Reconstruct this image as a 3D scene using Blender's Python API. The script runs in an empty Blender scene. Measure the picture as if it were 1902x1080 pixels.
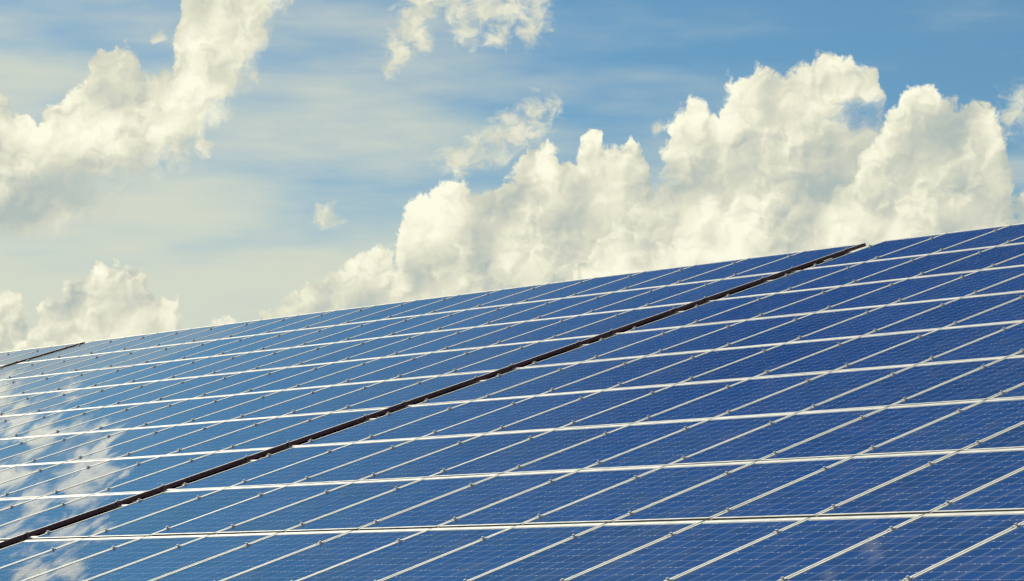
import bpy, bmesh, math, random
from mathutils import Vector, Matrix, Euler

random.seed(7)
C = bpy.context.scene.collection

# ------------------------------------------------------------------ camera
RIDGE_Z = 9.0                               # height of the top edge of the array
SN, CS = 0.301104, 0.953591                 # sine / cosine of the roof pitch (17.5 degrees)
cam_d = bpy.data.cameras.new("camera"); cam = bpy.data.objects.new("camera", cam_d); C.objects.link(cam)
cam_d.sensor_width = 36.0; cam_d.lens = 94.93
cam_d.clip_start = 0.1; cam_d.clip_end = 5000
fw = Vector((-0.739753, 0.663385, 0.112631)); upv = Vector((0.083853, -0.075196, 0.993637)); rt = Vector((0.667633, 0.744490, 0.0))
cam.matrix_world = Matrix(((rt.x, upv.x, -fw.x, 22.6207), (rt.y, upv.y, -fw.y, -26.8001), (rt.z, upv.z, -fw.z, RIDGE_Z - 4.5887), (0, 0, 0, 1)))
bpy.context.scene.camera = cam

# ------------------------------------------------------------------ colour management
vs = bpy.context.scene.view_settings
vs.view_transform = 'Standard'; vs.look = 'None'; vs.gamma = 1.0; vs.exposure = 0.0; vs.use_curve_mapping = False

# ------------------------------------------------------------------ sun
SUN_EL = math.radians(45)
SUN_AZ = math.atan2(-1.0, 0.10)
sund = Vector((math.sin(SUN_AZ) * math.cos(SUN_EL), math.cos(SUN_AZ) * math.cos(SUN_EL), math.sin(SUN_EL)))
sl = bpy.data.lights.new("sun", 'SUN'); sl.energy = 5.0; sl.angle = math.radians(0.5); sl.color = (1.0, 0.93, 0.77)
so = bpy.data.objects.new("sun", sl); C.objects.link(so); so.location = (0, 0, 60)
so.rotation_euler = sund.to_track_quat('Z', 'Y').to_euler()


# ------------------------------------------------------------------ tiny node language
class NT:
    def __init__(s, tree): s.t = tree
    def new(s, kind, **kw):
        n = s.t.nodes.new(kind)
        for k, v in kw.items(): setattr(n, k, v)
        return n
    def put(s, sock, v):
        if isinstance(v, (bpy.types.NodeSocket,)): s.t.links.new(v, sock)
        elif isinstance(v, S): s.t.links.new(v.o, sock)
        elif v is not None: sock.default_value = v
    def m(s, op, a, b=None, c=None, clamp=False):
        n = s.new('ShaderNodeMath', operation=op, use_clamp=clamp)
        s.put(n.inputs[0], a); s.put(n.inputs[1], b); s.put(n.inputs[2], c)
        return S(s, n.outputs[0])
    def vec(s, x, y, z=0.0):
        n = s.new('ShaderNodeCombineXYZ'); s.put(n.inputs[0], x); s.put(n.inputs[1], y); s.put(n.inputs[2], z)
        return S(s, n.outputs[0])
    def sep(s, v):
        n = s.new('ShaderNodeSeparateXYZ'); s.put(n.inputs[0], v); return [S(s, o) for o in n.outputs]
    def vm(s, op, a, b=None, out=0):
        n = s.new('ShaderNodeVectorMath', operation=op); s.put(n.inputs[0], a); s.put(n.inputs[1], b)
        return S(s, n.outputs[out])
    def noise(s, v, scale, detail, rough=0.5, dist=0.0, color=False, dim='2D'):
        n = s.new('ShaderNodeTexNoise', noise_dimensions=dim)
        s.put(n.inputs['Vector'], v); n.inputs['Scale'].default_value = scale; n.inputs['Detail'].default_value = detail
        n.inputs['Roughness'].default_value = rough; n.inputs['Distortion'].default_value = dist
        return S(s, n.outputs[1 if color else 0])
    def voro(s, v, scale, detail, rough=0.5, smooth=0.6):
        n = s.new('ShaderNodeTexVoronoi', voronoi_dimensions='2D', feature='SMOOTH_F1')
        s.put(n.inputs['Vector'], v); n.inputs['Scale'].default_value = scale; n.inputs['Detail'].default_value = detail
        n.inputs['Roughness'].default_value = rough; n.inputs['Smoothness'].default_value = smooth
        return S(s, n.outputs['Distance'])
    def white(s, v, color=False):
        n = s.new('ShaderNodeTexWhiteNoise', noise_dimensions='3D'); s.put(n.inputs['Vector'], v)
        return S(s, n.outputs['Color' if color else 'Value'])
    def step(s, x, lo, hi):
        n = s.new('ShaderNodeMapRange', interpolation_type='SMOOTHSTEP')
        s.put(n.inputs[0], x); s.put(n.inputs[1], lo); s.put(n.inputs[2], hi); n.inputs[3].default_value = 0; n.inputs[4].default_value = 1
        return S(s, n.outputs[0])
    def lin(s, x, lo, hi, a=0.0, b=1.0):
        n = s.new('ShaderNodeMapRange'); s.put(n.inputs[0], x); s.put(n.inputs[1], lo); s.put(n.inputs[2], hi)
        n.inputs[3].default_value = a; n.inputs[4].default_value = b
        return S(s, n.outputs[0])
    def mix(s, f, a, b, blend='MIX'):
        n = s.new('ShaderNodeMix', data_type='RGBA', blend_type=blend)
        s.put(n.inputs[0], f)
        for i, v in ((6, a), (7, b)):
            if isinstance(v, (tuple, list)): n.inputs[i].default_value = (*v[:3], 1)
            else: s.put(n.inputs[i], v)
        return S(s, n.outputs[2])
    def ramp(s, f, stops, interp='LINEAR'):
        n = s.new('ShaderNodeValToRGB'); r = n.color_ramp; r.interpolation = interp
        while len(r.elements) < len(stops): r.elements.new(0.5)
        for e, (p, c) in zip(r.elements, stops): e.position = p; e.color = (*c, 1)
        s.put(n.inputs[0], f); return S(s, n.outputs[0])
    def curve(s, x, pts, x0, x1, y0, y1):
        n = s.new('ShaderNodeFloatCurve'); cv = n.mapping.curves[0]
        pts = [((px - x0) / (x1 - x0), (py - y0) / (y1 - y0)) for px, py in pts]
        n.mapping.extend = 'HORIZONTAL'
        cv.points[0].location = pts[0]; cv.points[1].location = pts[-1]
        for p in pts[1:-1]: cv.points.new(*p)
        for p in cv.points: p.handle_type = 'AUTO_CLAMPED'
        n.mapping.update()
        s.put(n.inputs['Value'], s.lin(x, x0, x1)); n.inputs['Factor'].default_value = 1.0
        return s.m('MULTIPLY_ADD', S(s, n.outputs[0]), y1 - y0, y0)


class S:
    def __init__(s, n, o): s.n = n; s.o = o
    def __add__(s, b): return s.n.m('ADD', s, b)
    __radd__ = __add__
    def __sub__(s, b): return s.n.m('SUBTRACT', s, b)
    def __rsub__(s, b): return s.n.m('SUBTRACT', b, s)
    def __mul__(s, b): return s.n.m('MULTIPLY', s, b)
    __rmul__ = __mul__
    def __truediv__(s, b): return s.n.m('DIVIDE', s, b)


# ------------------------------------------------------------------ world: sky and clouds by direction (azimuth / elevation in degrees)
world = bpy.data.worlds.new("World"); bpy.context.scene.world = world; world.use_nodes = True
wt = world.node_tree; wt.nodes.clear(); W = NT(wt)
A_TOP = [(-11.57, 10.7), (-10.9, 10.67), (-10.76, 10.5), (-10.61, 10.23), (-10.32, 10.1), (-10.01, 10.02), (-9.94, 10.31), (-9.54, 10.49), (-9.32, 10.77), (-9.05, 11.23), (-8.77, 11.48), (-8.43, 11.56), (-8.09, 11.54), (-7.99, 11.26), (-7.85, 10.93), (-7.63, 11.13), (-7.31, 11.39), (-7.27, 11.84), (-7.21, 12.29), (-7.17, 12.74), (-7.03, 13.19), (-6.4, 13.54), (-5.48, 13.45), (-4.89, 13.02), (-4.71, 12.57), (-4.53, 11.56)]
A_BOT = [(-11.51, 8.05), (-10.85, 8.18), (-10.18, 8.31), (-9.4, 8.28), (-8.61, 8.3), (-7.93, 8.54), (-7.26, 8.83), (-6.92, 9.07), (-6.67, 9.41), (-6.35, 9.88), (-6.07, 10.14), (-5.85, 10.5), (-5.56, 10.83), (-5.37, 11.28), (-5.23, 11.71), (-4.86, 12.19), (-4.68, 12.42), (-4.54, 12.65)]
B_TOP = [(-11.47, 6.56), (-10.81, 6.49), (-10.58, 6.47), (-10.36, 6.25), (-10.13, 5.89), (-9.97, 6.15), (-9.69, 6.32), (-9.36, 6.61), (-9.02, 6.73), (-8.8, 6.96), (-8.47, 7.08), (-8.02, 6.97), (-7.67, 6.81), (-7.59, 6.35), (-7.33, 6.36), (-7.1, 6.47), (-6.97, 6.31), (-6.86, 5.29), (-6.52, 5.52), (-6.36, 5.77), (-6.19, 5.86), (-5.96, 5.91), (-5.79, 5.8), (-5.61, 5.3), (-4.92, 3.94)]
C_TOP = [(-5.75, 5.3), (-5.4, 5.9), (-5.1, 6.12), (-4.76, 6.42), (-4.4, 6.66), (-4.05, 6.84), (-3.57, 7.06), (-3.29, 7.28), (-2.89, 7.40), (-2.49, 7.49), (-2.38, 8.29), (-2.09, 8.46), (-1.74, 8.69), (-1.4, 8.84), (-0.94, 8.81), (-0.76, 8.67), (-0.36, 8.75), (0.05, 9.09), (0.16, 9.43), (0.45, 9.61), (0.91, 9.55), (1.03, 9.3), (1.38, 9.32), (1.45, 9.8), (1.61, 9.94), (1.84, 9.98), (1.98, 9.77), (2.3, 9.63), (2.59, 9.74), (2.88, 9.59), (2.95, 9.37), (3.04, 8.05), (3.31, 5.77)]
D_TOP = [(0.33, 5.32), (0.91, 6.69), (1.25, 6.92), (1.72, 7.49), (2.18, 7.89), (2.47, 8.31), (2.87, 8.74), (3.13, 9.02), (3.25, 9.76), (3.4, 10.16), (3.69, 10.49), (4.04, 10.64), (4.21, 10.37), (4.47, 10.34), (4.57, 10.88), (4.97, 11.1), (5.31, 11.21), (5.66, 11.14), (6.35, 11.36), (6.81, 11.49), (7.27, 11.48), (7.49, 11.25), (7.78, 11.27), (7.92, 10.92), (8.04, 10.08), (8.19, 9.11), (8.79, 7.75), (9.8, 5.0), (10.82, 3.0)]
E_TOP = [(4.6, 3.0), (5.5, 5.2), (6.07, 7.23), (6.76, 8.12), (7.23, 8.91), (7.53, 9.49), (7.79, 9.8), (7.95, 10.11), (8.22, 10.47), (8.62, 10.79), (8.96, 10.76), (9.3, 10.49), (9.74, 10.37), (10.08, 10.39), (10.41, 10.07), (10.54, 9.61), (10.63, 8.71), (10.85, 8.48), (11.5, 8.69)]
F_TOP = [(1.48, 5.32), (2.29, 6.69), (2.86, 7.26), (3.56, 7.77), (3.91, 8.33), (4.25, 8.64), (4.59, 8.36), (5.17, 8.17), (5.51, 8.43), (5.85, 8.27), (6.08, 8.57), (6.66, 8.64), (7.11, 8.8), (7.68, 8.58), (8.13, 8.3), (8.58, 8.54), (9.15, 8.7), (9.71, 8.57), (10.15, 8.26), (10.59, 7.87), (10.84, 7.98), (11.49, 8.13)]
WISPS = [(-2.22, 12.05, 0.56), (-2.40, 11.60, 0.40), (-1.95, 11.75, 0.35), (-1.87, 12.44, 0.48), (-1.18, 12.5, 0.53), (-0.59, 12.45, 0.57), (0.05, 12.45, 0.57), (0.6, 12.36, 0.39), (-0.94, 11.95, 0.38), (-0.3, 11.90, 0.36), (0.45, 12.0, 0.38), (-2.56, 11.22, 0.24), (0.55, 10.22, 0.42), (0.16, 9.91, 0.52), (-0.3, 9.64, 0.52), (0.82, 10.40, 0.28), (-0.75, 9.4, 0.42), (-1.17, 9.23, 0.44), (-4.0, 7.97, 0.33), (10.69, 10.0, 0.46), (11.31, 10.15, 0.8), (-6.58, 9.51, 0.25), (-7.58, 11.72, 0.14), (-5.56, 10.98, 0.16), (3.17, 9.93, 0.16),
         # patches higher up, beyond the picture: they mirror in the glass
         (-13.3, 14.0, 0.61), (-13.1, 14.8, 0.61), (-12.1, 15.2, 0.49), (-12.6, 15.5, 0.55), (-12.3, 16.0, 0.61), (-13.0, 16.2, 0.51), (-13.9, 15.9, 0.51), (-14.6, 16.3, 0.56), (-13.5, 16.7, 0.54), (-14.6, 17.2, 0.40), (-13.9, 17.5, 0.32), (-12.9, 17.2, 0.30), (-12.0, 14.3, 0.30), (-14.4, 15.0, 0.49), (2.3, 25.05, 0.3), (4.0, 25.9, 0.16), (1.1, 25.2, 0.25)]
tc = W.new('ShaderNodeTexCoord'); dx, dy, dz = W.sep(tc.outputs['Generated'])
az = W.m('MULTIPLY_ADD', W.m('ARCTAN2', dx, dy), 57.29578, 48.115)
el = W.m('ARCSINE', dz) * 57.29578
P0 = W.vec(az, el)
# cauliflower warp of the outlines
wn = W.vm('SUBTRACT', W.noise(P0, 2.2, 5, 0.50, color=True), (0.5, 0.5, 0.5))
wsc = W.vm('MULTIPLY', wn, (0.34, 0.36, 0.0))
P1 = W.vm('ADD', P0, wsc)
wa, we, _ = W.sep(P1)
# billow relief: h grows in the middle of each puff
wsm = W.vm('MULTIPLY', wn, (0.55, 0.55, 0))
PS = W.vm('ADD', P0, wsm)
def relief(v):
    b = W.voro(v, 1.15, 3.0, 0.50, 0.9)
    n = W.noise(v, 0.85, 5, 0.44)
    return 0.70 * (0.8 - b) + n * 1.0
LX, LY = -0.66, 0.75                         # towards the sun, seen on the sky
h0 = relief(PS)
h1 = relief(W.vm('ADD', PS, (LX * 0.15, LY * 0.15, 0)))
rel = h0 - h1                               # >0: this spot faces the sun
big0 = W.noise(P0, 0.45, 2, 0.5); big1 = W.noise(W.vm('ADD', P0, (LX * 0.8, LY * 0.8, 0)), 0.45, 2, 0.5)
bigrel = big0 - big1
patch = W.step(W.noise(P0, 0.8, 2, 0.5), 0.38, 0.62)          # some parts crisp, others smooth
puff = 0.52 - W.voro(P1, 2.4, 3.0, 0.60, 0.35)     # round lumps along the outlines
wa3 = wa + LX * 1.4; we3 = we + LY * 1.4

def layer(top, bot=None, soft=0.13, base=0.47):
    T = lambda x: W.curve(x, top, -12.0, 12.0, 0.0, 14.0)
    d = T(wa) - we
    d3 = T(wa3) - we3
    sl = (T(wa + 0.13) - T(wa - 0.13)) / 0.26
    inv_ = W.m('INVERSE_SQRT', sl * sl + 1.0)
    de = d * W.m('MAXIMUM', inv_, 0.22)                 # true distance to the outline
    facing = (0.75 - LX * sl) * inv_ * 1.0              # how far the rim is turned to the sun
    dd = de + puff * 0.22 + 0.06
    if bot:
        db = we - W.curve(wa, bot, -12.0, 12.0, 0.0, 14.0)
        al = W.m('MULTIPLY', W.step(dd, 0.0, soft), W.step(db + (big0 - 0.5) * 0.8 + puff * 0.5, -0.30, 0.65))
    else:
        al = W.step(dd, 0.0, soft)
    sl3 = W.m('MAXIMUM', W.m('MINIMUM', d - d3, 2.2), -1.4)
    edge = W.step(de, 0.75, 0.0)
    lit = base + edge * (facing - 0.25) * 0.24 + sl3 * 0.115 + rel * (0.52 + 0.55 * patch + 0.25 * edge) + bigrel * 1.5 + puff * edge * 0.20 - W.step(d, 0.2, 2.2) * 0.18
    return al, lit

def cloudcol(l):
    return W.ramp(l, [(0.0, (0.430, 0.505, 0.480)), (0.30, (0.575, 0.605, 0.520)), (0.52, (0.710, 0.715, 0.575)), (0.74, (0.870, 0.855, 0.675)), (0.97, (0.985, 0.970, 0.780))])

sky = W.new('ShaderNodeTexSky', sky_type='NISHITA'); sky.sun_disc = False
sky.sun_elevation = SUN_EL; sky.sun_rotation = SUN_AZ; sky.air_density = 1.0; sky.dust_density = 0.6; sky.ozone_density = 1.6
nsk = W.vm('MULTIPLY', sky.outputs[0], (0.100, 0.100, 0.100))          # to picture radiance
nsk = W.vm('MULTIPLY', nsk, (0.385, 0.625, 0.725))
# added darkening of the sky above the view, to dim what the panels mirror
refl_dim = W.m('MULTIPLY', W.m('MULTIPLY', W.lin(el, 12.4, 19.5), W.lin(el, 20.5, 26.0, 1.0, 0.50)), W.lin(az, -13.0, 1.0, 0.12, 1.0))
nsk = W.mix(refl_dim, nsk, W.vm('MULTIPLY', nsk, (0.13, 0.29, 0.56)))
nsk = W.mix(W.m('MULTIPLY', W.lin(el, 12.4, 14.0), W.lin(az, 3.0, -12.0)), nsk, W.vm('MULTIPLY', nsk, (0.80, 1.14, 1.08)))  # added teal tint above the view, left side, to colour the panel reflections
# thin high veil: streaked, thicker to the left and low down
st = W.noise(W.vm('MULTIPLY', P0, (0.17, 0.85, 1)), 1.0, 5, 0.50)
vm_ = W.lin(az, 6.0, -9.0, -0.10, 0.56) + W.lin(el, 12.0, 7.0, 0.0, 0.54) + (st - 0.5) * 1.6
veil = W.m('MULTIPLY', W.step(vm_, -0.15, 1.2), W.lin(el, 16.0, 12.6, 0.06, 0.92))
veil = W.m('MINIMUM', veil, 0.9)
col = W.mix(veil, nsk, (0.700, 0.718, 0.580))
# soft torn clouds
acc = None
for (a_, e_, r_) in WISPS:
    dd_ = W.vm('DISTANCE', P1, (a_, e_, 0.0), out=1)
    v_ = W.m('MULTIPLY_ADD', dd_, -1.0 / r_, 1.0)
    if acc is None: acc = v_
    else:
        n_ = W.new('ShaderNodeMath', operation='SMOOTH_MAX'); W.put(n_.inputs[0], acc); W.put(n_.inputs[1], v_); n_.inputs[2].default_value = 0.3
        acc = S(W, n_.outputs[0])
wis = W.noise(W.vm('MULTIPLY', P1, (0.9, 1.3, 1)), 2.4, 8, 0.62, dist=0.35)
wis2 = W.noise(W.vm('MULTIPLY', P0, (0.50, 1.9, 1)), 1.5, 8, 0.60, dist=0.5)      # streaked by the wind higher up
wis = W.mix(W.lin(el, 12.9, 13.2), wis, wis2)
wal = W.m('MULTIPLY', W.m('MULTIPLY', W.step(acc + (wis - 0.5) * W.lin(el, 12.9, 13.2, 2.3, 4.2), -0.15, 0.95), 0.92), W.lin(el, 18.0, 22.0, 1.0, 0.22))
wcol = cloudcol(0.56 + rel * 0.7 + (wis - 0.5) * 0.4)
wcol = W.vm('MULTIPLY', wcol, W.vec(*([W.lin(el, 12.8, 14.0, 1.0, 1.55)] * 3)))     # those nearer the sun are brighter
col = W.mix(wal, col, wcol)
# grey haze bank at the far left under the tall cloud
gd = W.vm('LENGTH', W.vm('MULTIPLY', W.vm('SUBTRACT', P1, (-10.6, 8.3, 0)), (0.42, 0.85, 0)), out=1)
gal = W.m('MULTIPLY', W.step(1.0 - gd + (st - 0.5) * 0.9, 0.0, 0.7), 0.88)
col = W.mix(gal, col, cloudcol(0.22 + rel * 0.8 + bigrel * 1.3))
for (top, bot, soft, base) in ((A_TOP, A_BOT, 0.14, 0.51), (B_TOP, None, 0.15, 0.47), (C_TOP, None, 0.12, 0.51), (D_TOP, None, 0.18, 0.43), (E_TOP, None, 0.16, 0.46)):
    al, lit = layer(top, bot=bot, soft=soft, base=base)
    if top is D_TOP:      # openings where the blue shows through
        for (ha, he, hr, hx) in ((7.55, 10.12, 0.30, 0.60), (3.0, 8.85, 0.2, 0.6)):
            q = W.vm('LENGTH', W.vm('MULTIPLY', W.vm('SUBTRACT', P1, (ha, he, 0)), (hx, 1.2, 0)), out=1)
            al = W.m('MULTIPLY', al, W.lin(W.step(q + (wis - 0.5) * 0.7, hr * 0.3, hr * 1.9), 0, 1, 0.12, 1))
    col = W.mix(al, col, cloudcol(lit))
al, lit = layer(F_TOP, soft=0.35)
col = W.mix(al * 0.9, col, cloudcol(lit + 0.05))
bg = W.new('ShaderNodeBackground'); W.put(bg.inputs[0], W.vm('MULTIPLY', col, (10, 10, 10))); bg.inputs[1].default_value = 0.1
ow = W.new('ShaderNodeOutputWorld'); wt.links.new(bg.outputs[0], ow.inputs[0])
world.cycles.sampling_method = 'MANUAL'; world.cycles.sample_map_resolution = 512

# ------------------------------------------------------------------ materials
def mat(name, build):
    m = bpy.data.materials.new(name); m.use_nodes = True; t = m.node_tree; t.nodes.clear(); N = NT(t)
    p = N.new('ShaderNodeBsdfPrincipled'); o = N.new('ShaderNodeOutputMaterial'); t.links.new(p.outputs[0], o.inputs[0])
    build(N, p); return m

def m_alu(N, p):
    tc = N.new('ShaderNodeTexCoord'); inf = N.new('ShaderNodeObjectInfo')
    n = N.noise(tc.outputs['Object'], 9.0, 4, 0.6, dim='3D')
    N.put(p.inputs['Base Color'], N.mix(n, (0.74, 0.72, 0.64), (0.92, 0.895, 0.80)))
    p.inputs['Metallic'].default_value = 0.15; N.put(p.inputs['Roughness'], N.lin(n, 0.3, 0.7, 0.36, 0.52))

def m_clamp(N, p):
    p.inputs['Base Color'].default_value = (0.86, 0.84, 0.76, 1); p.inputs['Metallic'].default_value = 0.15; p.inputs['Roughness'].default_value = 0.38

def m_bolt(N, p):
    p.inputs['Base Color'].default_value = (0.62, 0.60, 0.54, 1); p.inputs['Metallic'].default_value = 0.4; p.inputs['Roughness'].default_value = 0.4

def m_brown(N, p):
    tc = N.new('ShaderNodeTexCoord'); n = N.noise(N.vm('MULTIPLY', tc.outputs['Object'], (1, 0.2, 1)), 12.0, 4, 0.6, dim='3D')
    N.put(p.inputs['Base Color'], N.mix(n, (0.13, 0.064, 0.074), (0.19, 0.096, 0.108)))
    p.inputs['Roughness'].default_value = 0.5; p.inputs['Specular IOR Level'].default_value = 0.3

def m_roof(N, p):
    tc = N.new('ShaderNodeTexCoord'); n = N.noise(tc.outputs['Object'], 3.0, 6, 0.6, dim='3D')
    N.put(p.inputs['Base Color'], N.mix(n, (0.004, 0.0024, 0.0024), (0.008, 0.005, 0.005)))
    p.inputs['Roughness'].default_value = 0.7

def m_cells(N, p):
    tc = N.new('ShaderNodeTexCoord'); x, y, z = N.sep(tc.outputs['Object']); inf = N.new('ShaderNodeObjectInfo'); rnd = S(N, inf.outputs['Random'])
    cx = N.m('MULTIPLY_ADD', x, 1 / 0.1575, 3.0)
    cy = N.m('MULTIPLY_ADD', y, 1 / 0.1585, 0.796 / 0.1585)
    fx = N.m('FRACT', cx); fy = N.m('FRACT', cy)
    gx = N.m('MULTIPLY', N.m('MINIMUM', fx, 1.0 - fx), 0.1575); gy = N.m('MULTIPLY', N.m('MINIMUM', fy, 1.0 - fy), 0.1585)
    gline = N.m('MAXIMUM', N.m('LESS_THAN', gx, 0.0021), N.m('LESS_THAN', gy, 0.0015))
    b3 = cx * 3.0; bd = N.m('MULTIPLY', N.m('ABSOLUTE', N.m('FRACT', b3) - 0.5), 0.0525)
    bus = N.m('LESS_THAN', bd, 0.0011)
    idv = N.vec(N.m('FLOOR', b3), N.m('ROUND', cy), rnd * 97.0)
    rd = N.white(idv)
    dotm = N.m('MULTIPLY', N.m('LESS_THAN', N.m('ADD', bd, gy), 0.0070), N.m('GREATER_THAN', rd, 0.60))
    cid = N.vec(N.m('FLOOR', cx), N.m('FLOOR', cy), rnd * 31.0)
    cr = N.white(cid)
    cry = N.voro(N.vec(x, y), 90.0, 0.0, 0.5, 0.0)
    tone = 0.50 * cr + 0.20 * cry + 0.50 * rnd
    cell = N.ramp(tone, [(0.0, (0.009, 0.036, 0.125)), (0.45, (0.009, 0.045, 0.170)), (0.8, (0.010, 0.057, 0.225)), (1.0, (0.022, 0.062, 0.165))])
    c = N.mix(bus * 0.22, cell, (0.50, 0.56, 0.60))
    c = N.mix(gline * 0.68, c, (0.62, 0.67, 0.70))
    c = N.mix(dotm, c, (0.95, 0.93, 0.86))  # busbar crossings: random glints put into the base colour as near-white dots
    marg = N.m('MAXIMUM', N.m('MAXIMUM', N.m('GREATER_THAN', N.m('ABSOLUTE', x), 0.4725), N.m('GREATER_THAN', y, 0.765)), N.m('LESS_THAN', y, -0.796))
    c = N.mix(marg, c, (0.86, 0.84, 0.74))
    # thin film of dust gathered towards the lower edge, washed in streaks
    du = N.noise(N.vm('ADD', N.vec(x * 3.0, y * 0.9), N.vec(rnd * 50.0, rnd * 20.0)), 2.0, 5, 0.6)
    c = N.mix(N.step(du, 0.42, 0.8) * 0.07, c, (0.55, 0.50, 0.42))
    N.put(p.inputs['Base Color'], c)
    p.inputs['Roughness'].default_value = 0.5; p.inputs['Specular IOR Level'].default_value = 0.0
    p.inputs['Coat Weight'].default_value = 1.0; p.inputs['Coat IOR'].default_value = 1.42
    N.put(p.inputs['Coat Roughness'], N.lin(du, 0.3, 0.8, 0.002, 0.012))
    p.inputs['Coat Tint'].default_value = (1, 1, 1, 1)

def m_grass(N, p):
    tc = N.new('ShaderNodeTexCoord'); n = N.noise(tc.outputs['Object'], 0.4, 8, 0.65, dim='3D')
    N.put(p.inputs['Base Color'], N.mix(n, (0.035, 0.060, 0.018), (0.075, 0.095, 0.035))); p.inputs['Roughness'].default_value = 0.95

def m_wood(N, p):
    tc = N.new('ShaderNodeTexCoord'); n = N.noise(N.vm('MULTIPLY', tc.outputs['Object'], (6, 6, 0.6)), 2.0, 6, 0.6, dim='3D')
    N.put(p.inputs['Base Color'], N.mix(n, (0.10, 0.055, 0.030), (0.22, 0.135, 0.080))); p.inputs['Roughness'].default_value = 0.8

ALU = mat('aluminium', m_alu); CLAMP = mat('clamp_metal', m_clamp); BOLT = mat('bolt_steel', m_bolt); BROWN = mat('brown_metal', m_brown)
ROOF = mat('roof_sheet', m_roof); CELLS = mat('cells_under_glass', m_cells); GRASS = mat('grass', m_grass); WOOD = mat('timber', m_wood)

# ------------------------------------------------------------------ mesh helpers
def box(bm, x0, x1, y0, y1, z0, z1, mi=0):
    v = [bm.verts.new(p) for p in ((x0, y0, z0), (x1, y0, z0), (x1, y1, z0), (x0, y1, z0), (x0, y0, z1), (x1, y0, z1), (x1, y1, z1), (x0, y1, z1))]
    for f in ((0, 3, 2, 1), (4, 5, 6, 7), (0, 1, 5, 4), (1, 2, 6, 5), (2, 3, 7, 6), (3, 0, 4, 7)):
        bm.faces.new([v[i] for i in f]).material_index = mi

def prism(bm, cx, cy, r, n, z0, z1, mi=0, r2=None):
    a = [bm.verts.new((cx + r * math.cos(2 * math.pi * k / n), cy + r * math.sin(2 * math.pi * k / n), z0)) for k in range(n)]
    r2 = r2 or r
    b = [bm.verts.new((cx + r2 * math.cos(2 * math.pi * k / n), cy + r2 * math.sin(2 * math.pi * k / n), z1)) for k in range(n)]
    for k in range(n):
        bm.faces.new((a[k], a[(k + 1) % n], b[(k + 1) % n], b[k])).material_index = mi
    bm.faces.new(b).material_index = mi; bm.faces.new(a[::-1]).material_index = mi

def mesh(name, bm, mats, bevel=0.0):
    if bevel: bmesh.ops.bevel(bm, geom=bm.edges[:], offset=bevel, segments=1, affect='EDGES')
    bmesh.ops.recalc_face_normals(bm, faces=bm.faces[:])
    me = bpy.data.meshes.new(name); bm.to_mesh(me); bm.free()
    for m in mats: me.materials.append(m)
    return me

def obj(name, me, parent=None, loc=None):
    o = bpy.data.objects.new(name, me); C.objects.link(o)
    if parent: o.parent = parent
    if loc is not None: o.location = loc
    return o

def tag(o, label=None, cat=None, group=None, kind=None):
    if label: o['label'] = label
    if cat: o['category'] = cat
    if group: o['group'] = group
    if kind: o['kind'] = kind

TILT = math.atan2(SN, CS)
def at(x, m, h=0.0):                         # x along the ridge, m metres down the slope, h above the panel tops
    return Vector((x, -CS * m - SN * h, RIDGE_Z - SN * m + CS * h))

# ------------------------------------------------------------------ the solar panel: frame, glass, two clamps on its left edge
PW, PL = 0.99, 1.660
PITCH = 1.01
ROWV = [0.0] + [1.6766 * r - 0.030 for r in range(1, 8)] + [1.6766 * r for r in (8, 9, 10)]
ROWG = [-0.022, 0.008, 0.008, 0.008, 0.008, 0.008, 0.008, 0.015, 0.022, 0.008]   # half the gap above each row
ORD = ['first', 'second', 'third', 'fourth', 'fifth', 'sixth', 'seventh', 'eighth', 'ninth', 'tenth', 'eleventh', 'twelfth', 'thirteenth', 'fourteenth', 'fifteenth', 'sixteenth', 'seventeenth', 'eighteenth', 'nineteenth']
bm = bmesh.new(); hx, hy, lip, bot, top = PW / 2, PL / 2, 0.0185, 0.025, 0.057
for sx in (-1, 1):                          # long sides: face plate over a set-back wall
    xa, xb = sorted((sx * hx, sx * (hx - lip))); box(bm, xa, xb, -hy, hy, -0.0030, 0.0)
    xa, xb = sorted((sx * (hx - 0.003), sx * (hx - 0.006))); box(bm, xa, xb, -hy + 0.012, hy - 0.012, -0.040, -0.0035)
box(bm, -hx + lip, hx - lip, -hy, -hy + bot, -0.0032, -0.0003); box(bm, -hx + lip, hx - lip, hy - top, hy, -0.0032, -0.0003)
box(bm, -hx + 0.007, hx - 0.007, -hy + 0.032, -hy + 0.035, -0.0400, -0.0036); box(bm, -hx + 0.007, hx - 0.007, hy - 0.035, hy - 0.032, -0.0400, -0.0036)
me_frame = mesh('frame', bm, [ALU], 0.0006)
bm = bmesh.new(); box(bm, -hx + 0.009, hx - 0.009, -hy + 0.019, hy - 0.019, -0.0085, -0.0040)
me_glass = mesh('glass', bm, [CELLS])
bm = bmesh.new(); box(bm, -0.021, 0.021, -0.024, 0.024, 0.0006, 0.0055); box(bm, -0.007, 0.007, -0.022, 0.022, -0.040, 0.0004)
prism(bm, 0, 0, 0.014, 12, 0.0055, 0.0080, 0); prism(bm, 0, 0, 0.0115, 6, 0.0080, 0.0185, 1)
me_clamp = mesh('clamp', bm, [CLAMP, BOLT])
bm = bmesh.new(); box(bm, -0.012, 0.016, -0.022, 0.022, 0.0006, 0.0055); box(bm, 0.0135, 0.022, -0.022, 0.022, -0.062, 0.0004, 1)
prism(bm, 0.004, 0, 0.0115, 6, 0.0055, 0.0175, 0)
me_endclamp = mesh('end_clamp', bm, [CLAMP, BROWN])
CL_Y = (PL / 2 + 0.008 - 0.364, PL / 2 + 0.008 - 1.469)

def make_panel():
    r = bpy.data.objects.new('solar_panel', None); C.objects.link(r); r.empty_display_size = 0.2
    obj('frame', me_frame, r); obj('glass', me_glass, r)
    for y in CL_Y: obj('clamp', me_clamp, r, (-PITCH / 2, y, 0))
    return r

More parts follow.
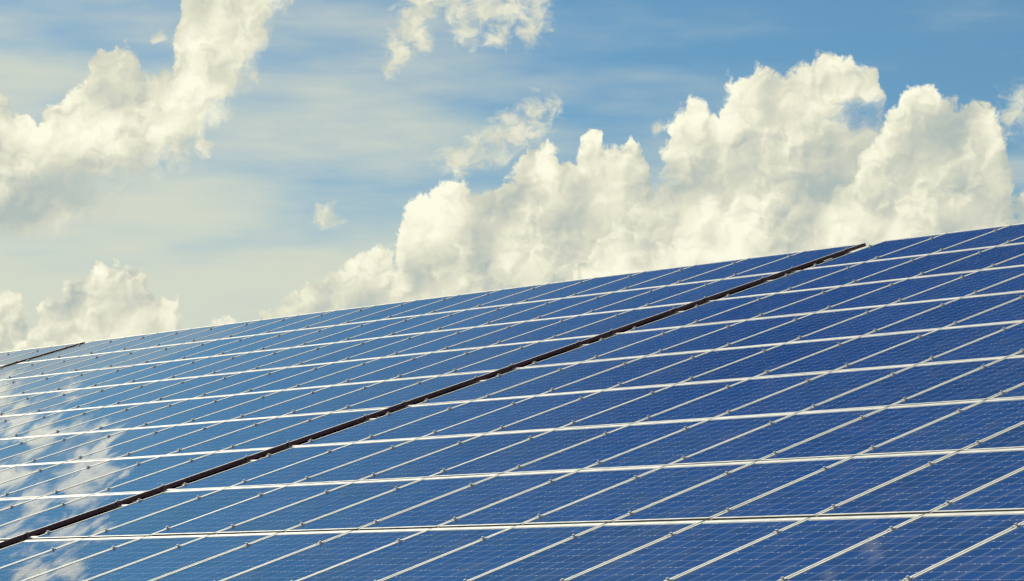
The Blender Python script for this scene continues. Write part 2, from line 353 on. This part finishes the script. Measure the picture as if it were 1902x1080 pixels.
def dup(root):
    r = root.copy(); C.objects.link(r)
    for ch in root.children:
        c = ch.copy(); C.objects.link(c); c.parent = r
    return r

GAP = 0.389
X_C = 0.0; X_B = -GAP; X_A = -GAP * 2 - 18 * PITCH
# columns in view for every row (section, row) -> range
CAMP = cam.matrix_world.translation.copy()
def inview(x, m, mg=0.035):
    d = at(x, m) - CAMP; z = d.dot(fw); f = 94.93 / 18
    sx = f * d.dot(rt) / z; sy = f * d.dot(upv) / z
    return abs(sx) < 1 + mg and abs(sy) < 0.5678 + mg
proto = make_panel(); first = True
for sec, x0, cols in (('C', X_C, range(0, 18)), ('B', X_B, range(-18, 0)), ('A', X_A, range(-8, 0))):
    for r in range(10):
        for c in cols:
            xl = x0 + c * PITCH; mt = ROWV[r]
            pts = [(xl + PITCH * i / 6, mt + 1.67 * j / 6) for i in range(7) for j in range(7)]
            if not any(inview(*q) for q in pts): continue
            p = proto if first else dup(proto); first = False
            p.location = at(xl + PITCH / 2, mt + ROWG[r] + PL / 2, random.uniform(-0.0008, 0.0008))
            p.rotation_euler = (TILT + math.radians(random.gauss(0, 0.07)), math.radians(random.gauss(0, 0.07)), math.radians(random.gauss(0, 0.02)))
            row = ORD[r] + ' row from the top'
            look = 'blue solar panel'
            if sec == 'C':
                col_ = '%s column right of the long dark gap' % ORD[c]
            elif sec == 'B':
                col_ = '%s column left of the long dark gap' % ORD[-c - 1]
            else:
                col_ = '%s column left of the short dark gap' % ORD[-c - 1]
            tag(p, '%s, %s, %s' % (look, row, col_), 'solar panel', 'solar panels covering the roof')
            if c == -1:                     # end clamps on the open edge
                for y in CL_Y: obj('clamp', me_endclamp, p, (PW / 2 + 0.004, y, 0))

# ------------------------------------------------------------------ dark brown strips closing the open edges
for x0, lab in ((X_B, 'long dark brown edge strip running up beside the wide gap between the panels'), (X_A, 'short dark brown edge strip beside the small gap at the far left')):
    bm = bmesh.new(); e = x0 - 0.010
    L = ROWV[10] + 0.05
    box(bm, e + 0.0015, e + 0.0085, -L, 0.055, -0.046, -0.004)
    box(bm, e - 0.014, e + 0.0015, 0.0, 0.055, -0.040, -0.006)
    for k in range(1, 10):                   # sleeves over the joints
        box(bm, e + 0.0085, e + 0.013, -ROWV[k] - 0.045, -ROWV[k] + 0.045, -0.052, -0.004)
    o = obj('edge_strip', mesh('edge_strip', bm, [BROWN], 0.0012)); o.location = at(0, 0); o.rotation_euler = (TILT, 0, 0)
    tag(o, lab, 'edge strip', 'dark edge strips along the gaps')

# ------------------------------------------------------------------ mounting rails under the panels
XL, XR = X_A - 8 * PITCH, 16.4
for r in range(10):
    for k, m in enumerate((0.364, 1.469)):
        bm = bmesh.new(); box(bm, XL, XR, -0.020, 0.020, -0.085, -0.0405); box(bm, XL, XR, -0.030, 0.030, -0.0865, -0.0835)
        o = obj('mounting_rail', mesh('mounting_rail', bm, [ALU]))
        o.location = at(0, ROWV[r] + m); o.rotation_euler = (TILT, 0, 0)
        tag(o, 'pale aluminium rail under the %s row of panels from the top, %s of its two' % (ORD[r], ('upper', 'lower')[k]), 'rail', 'mounting rails under the panels')

# ------------------------------------------------------------------ the building below
barn = bpy.data.objects.new('farm_building', None); C.objects.link(barn); barn.location = (-10, -8, 0)
tag(barn, 'long low farm building whose dark brown sheet roof carries the solar panels', 'building')
inv = Matrix.Translation((10, 8, 0))
def bpart(name, bm, m, parent=barn):
    o = obj(name, mesh(name, bm, [m]), parent)
    return o
def roofpt(x, m, h): return inv @ at(x, m, h)
RX0, RX1 = XL - 0.5, XR + 0.5; M0, M1 = 0.335, ROWV[10] + 0.25
bm = bmesh.new()
prof = []; x = RX0
while x < RX1:
    prof += [(x, -0.127), (x + 0.20, -0.127), (x + 0.225, -0.088), (x + 0.265, -0.088), (x + 0.29, -0.127)]; x += 0.30
ridge = [roofpt(a, M0, b) for a, b in prof]; eave = [roofpt(a, M1, b) for a, b in prof]
back = [Vector((p.x, 2 * ridge[0].y - q.y, q.z)) for p, q in zip(ridge, eave)]
va = [bm.verts.new(p) for p in ridge]; vb = [bm.verts.new(p) for p in eave]; vc = [bm.verts.new(p) for p in back]
for i in range(len(va) - 1):
    bm.faces.new((va[i], vb[i], vb[i + 1], va[i + 1])); bm.faces.new((va[i], va[i + 1], vc[i + 1], vc[i]))
roof = obj('roof', None or mesh('roof', bm, [ROOF]), barn)
md = roof.modifiers.new('thickness', 'SOLIDIFY'); md.thickness = 0.02; md.offset = -1
yr = ridge[0].y; ye = eave[0].y; zr = ridge[0].z - 0.05; ze = eave[0].z - 0.05
yb = 2 * yr - ye
WI = 0.45                                    # walls stand in from the eaves
zw = ze + (zr - ze) * WI / (yr - ye)
bm = bmesh.new()
box(bm, RX0 + 10 + 0.4, RX1 + 10 - 0.4, ye + WI, ye + WI + 0.2, 0, zw - 0.03)
bpart('wall', bm, WOOD)
bm = bmesh.new(); box(bm, RX0 + 10 + 0.4, RX1 + 10 - 0.4, yb - WI - 0.2, yb - WI, 0, zw - 0.03); bpart('wall', bm, WOOD)
for gx in (RX0 + 10 + 0.4, RX1 + 10 - 0.6):
    bm = bmesh.new()
    ps = [(ye + WI + 0.2, 0), (yb - WI - 0.2, 0), (yb - WI - 0.2, zw - 0.03), (yr, zr - 0.1), (ye + WI + 0.2, zw - 0.03)]
    f1 = [bm.verts.new((gx, y, z)) for y, z in ps]; f2 = [bm.verts.new((gx + 0.2, y, z)) for y, z in ps]
    bm.faces.new(f1); bm.faces.new(f2[::-1])
    for i in range(5): bm.faces.new((f1[i], f1[(i + 1) % 5], f2[(i + 1) % 5], f2[i]))
    bpart('gable', bm, WOOD)

# ------------------------------------------------------------------ ground
bm = bmesh.new(); v = [bm.verts.new(p) for p in ((-2500, -2500, 0), (2500, -2500, 0), (2500, 2500, 0), (-2500, 2500, 0))]; bm.faces.new(v)
g = obj('ground', mesh('ground', bm, [GRASS])); tag(g, kind='structure'); g.location.z = -0.01
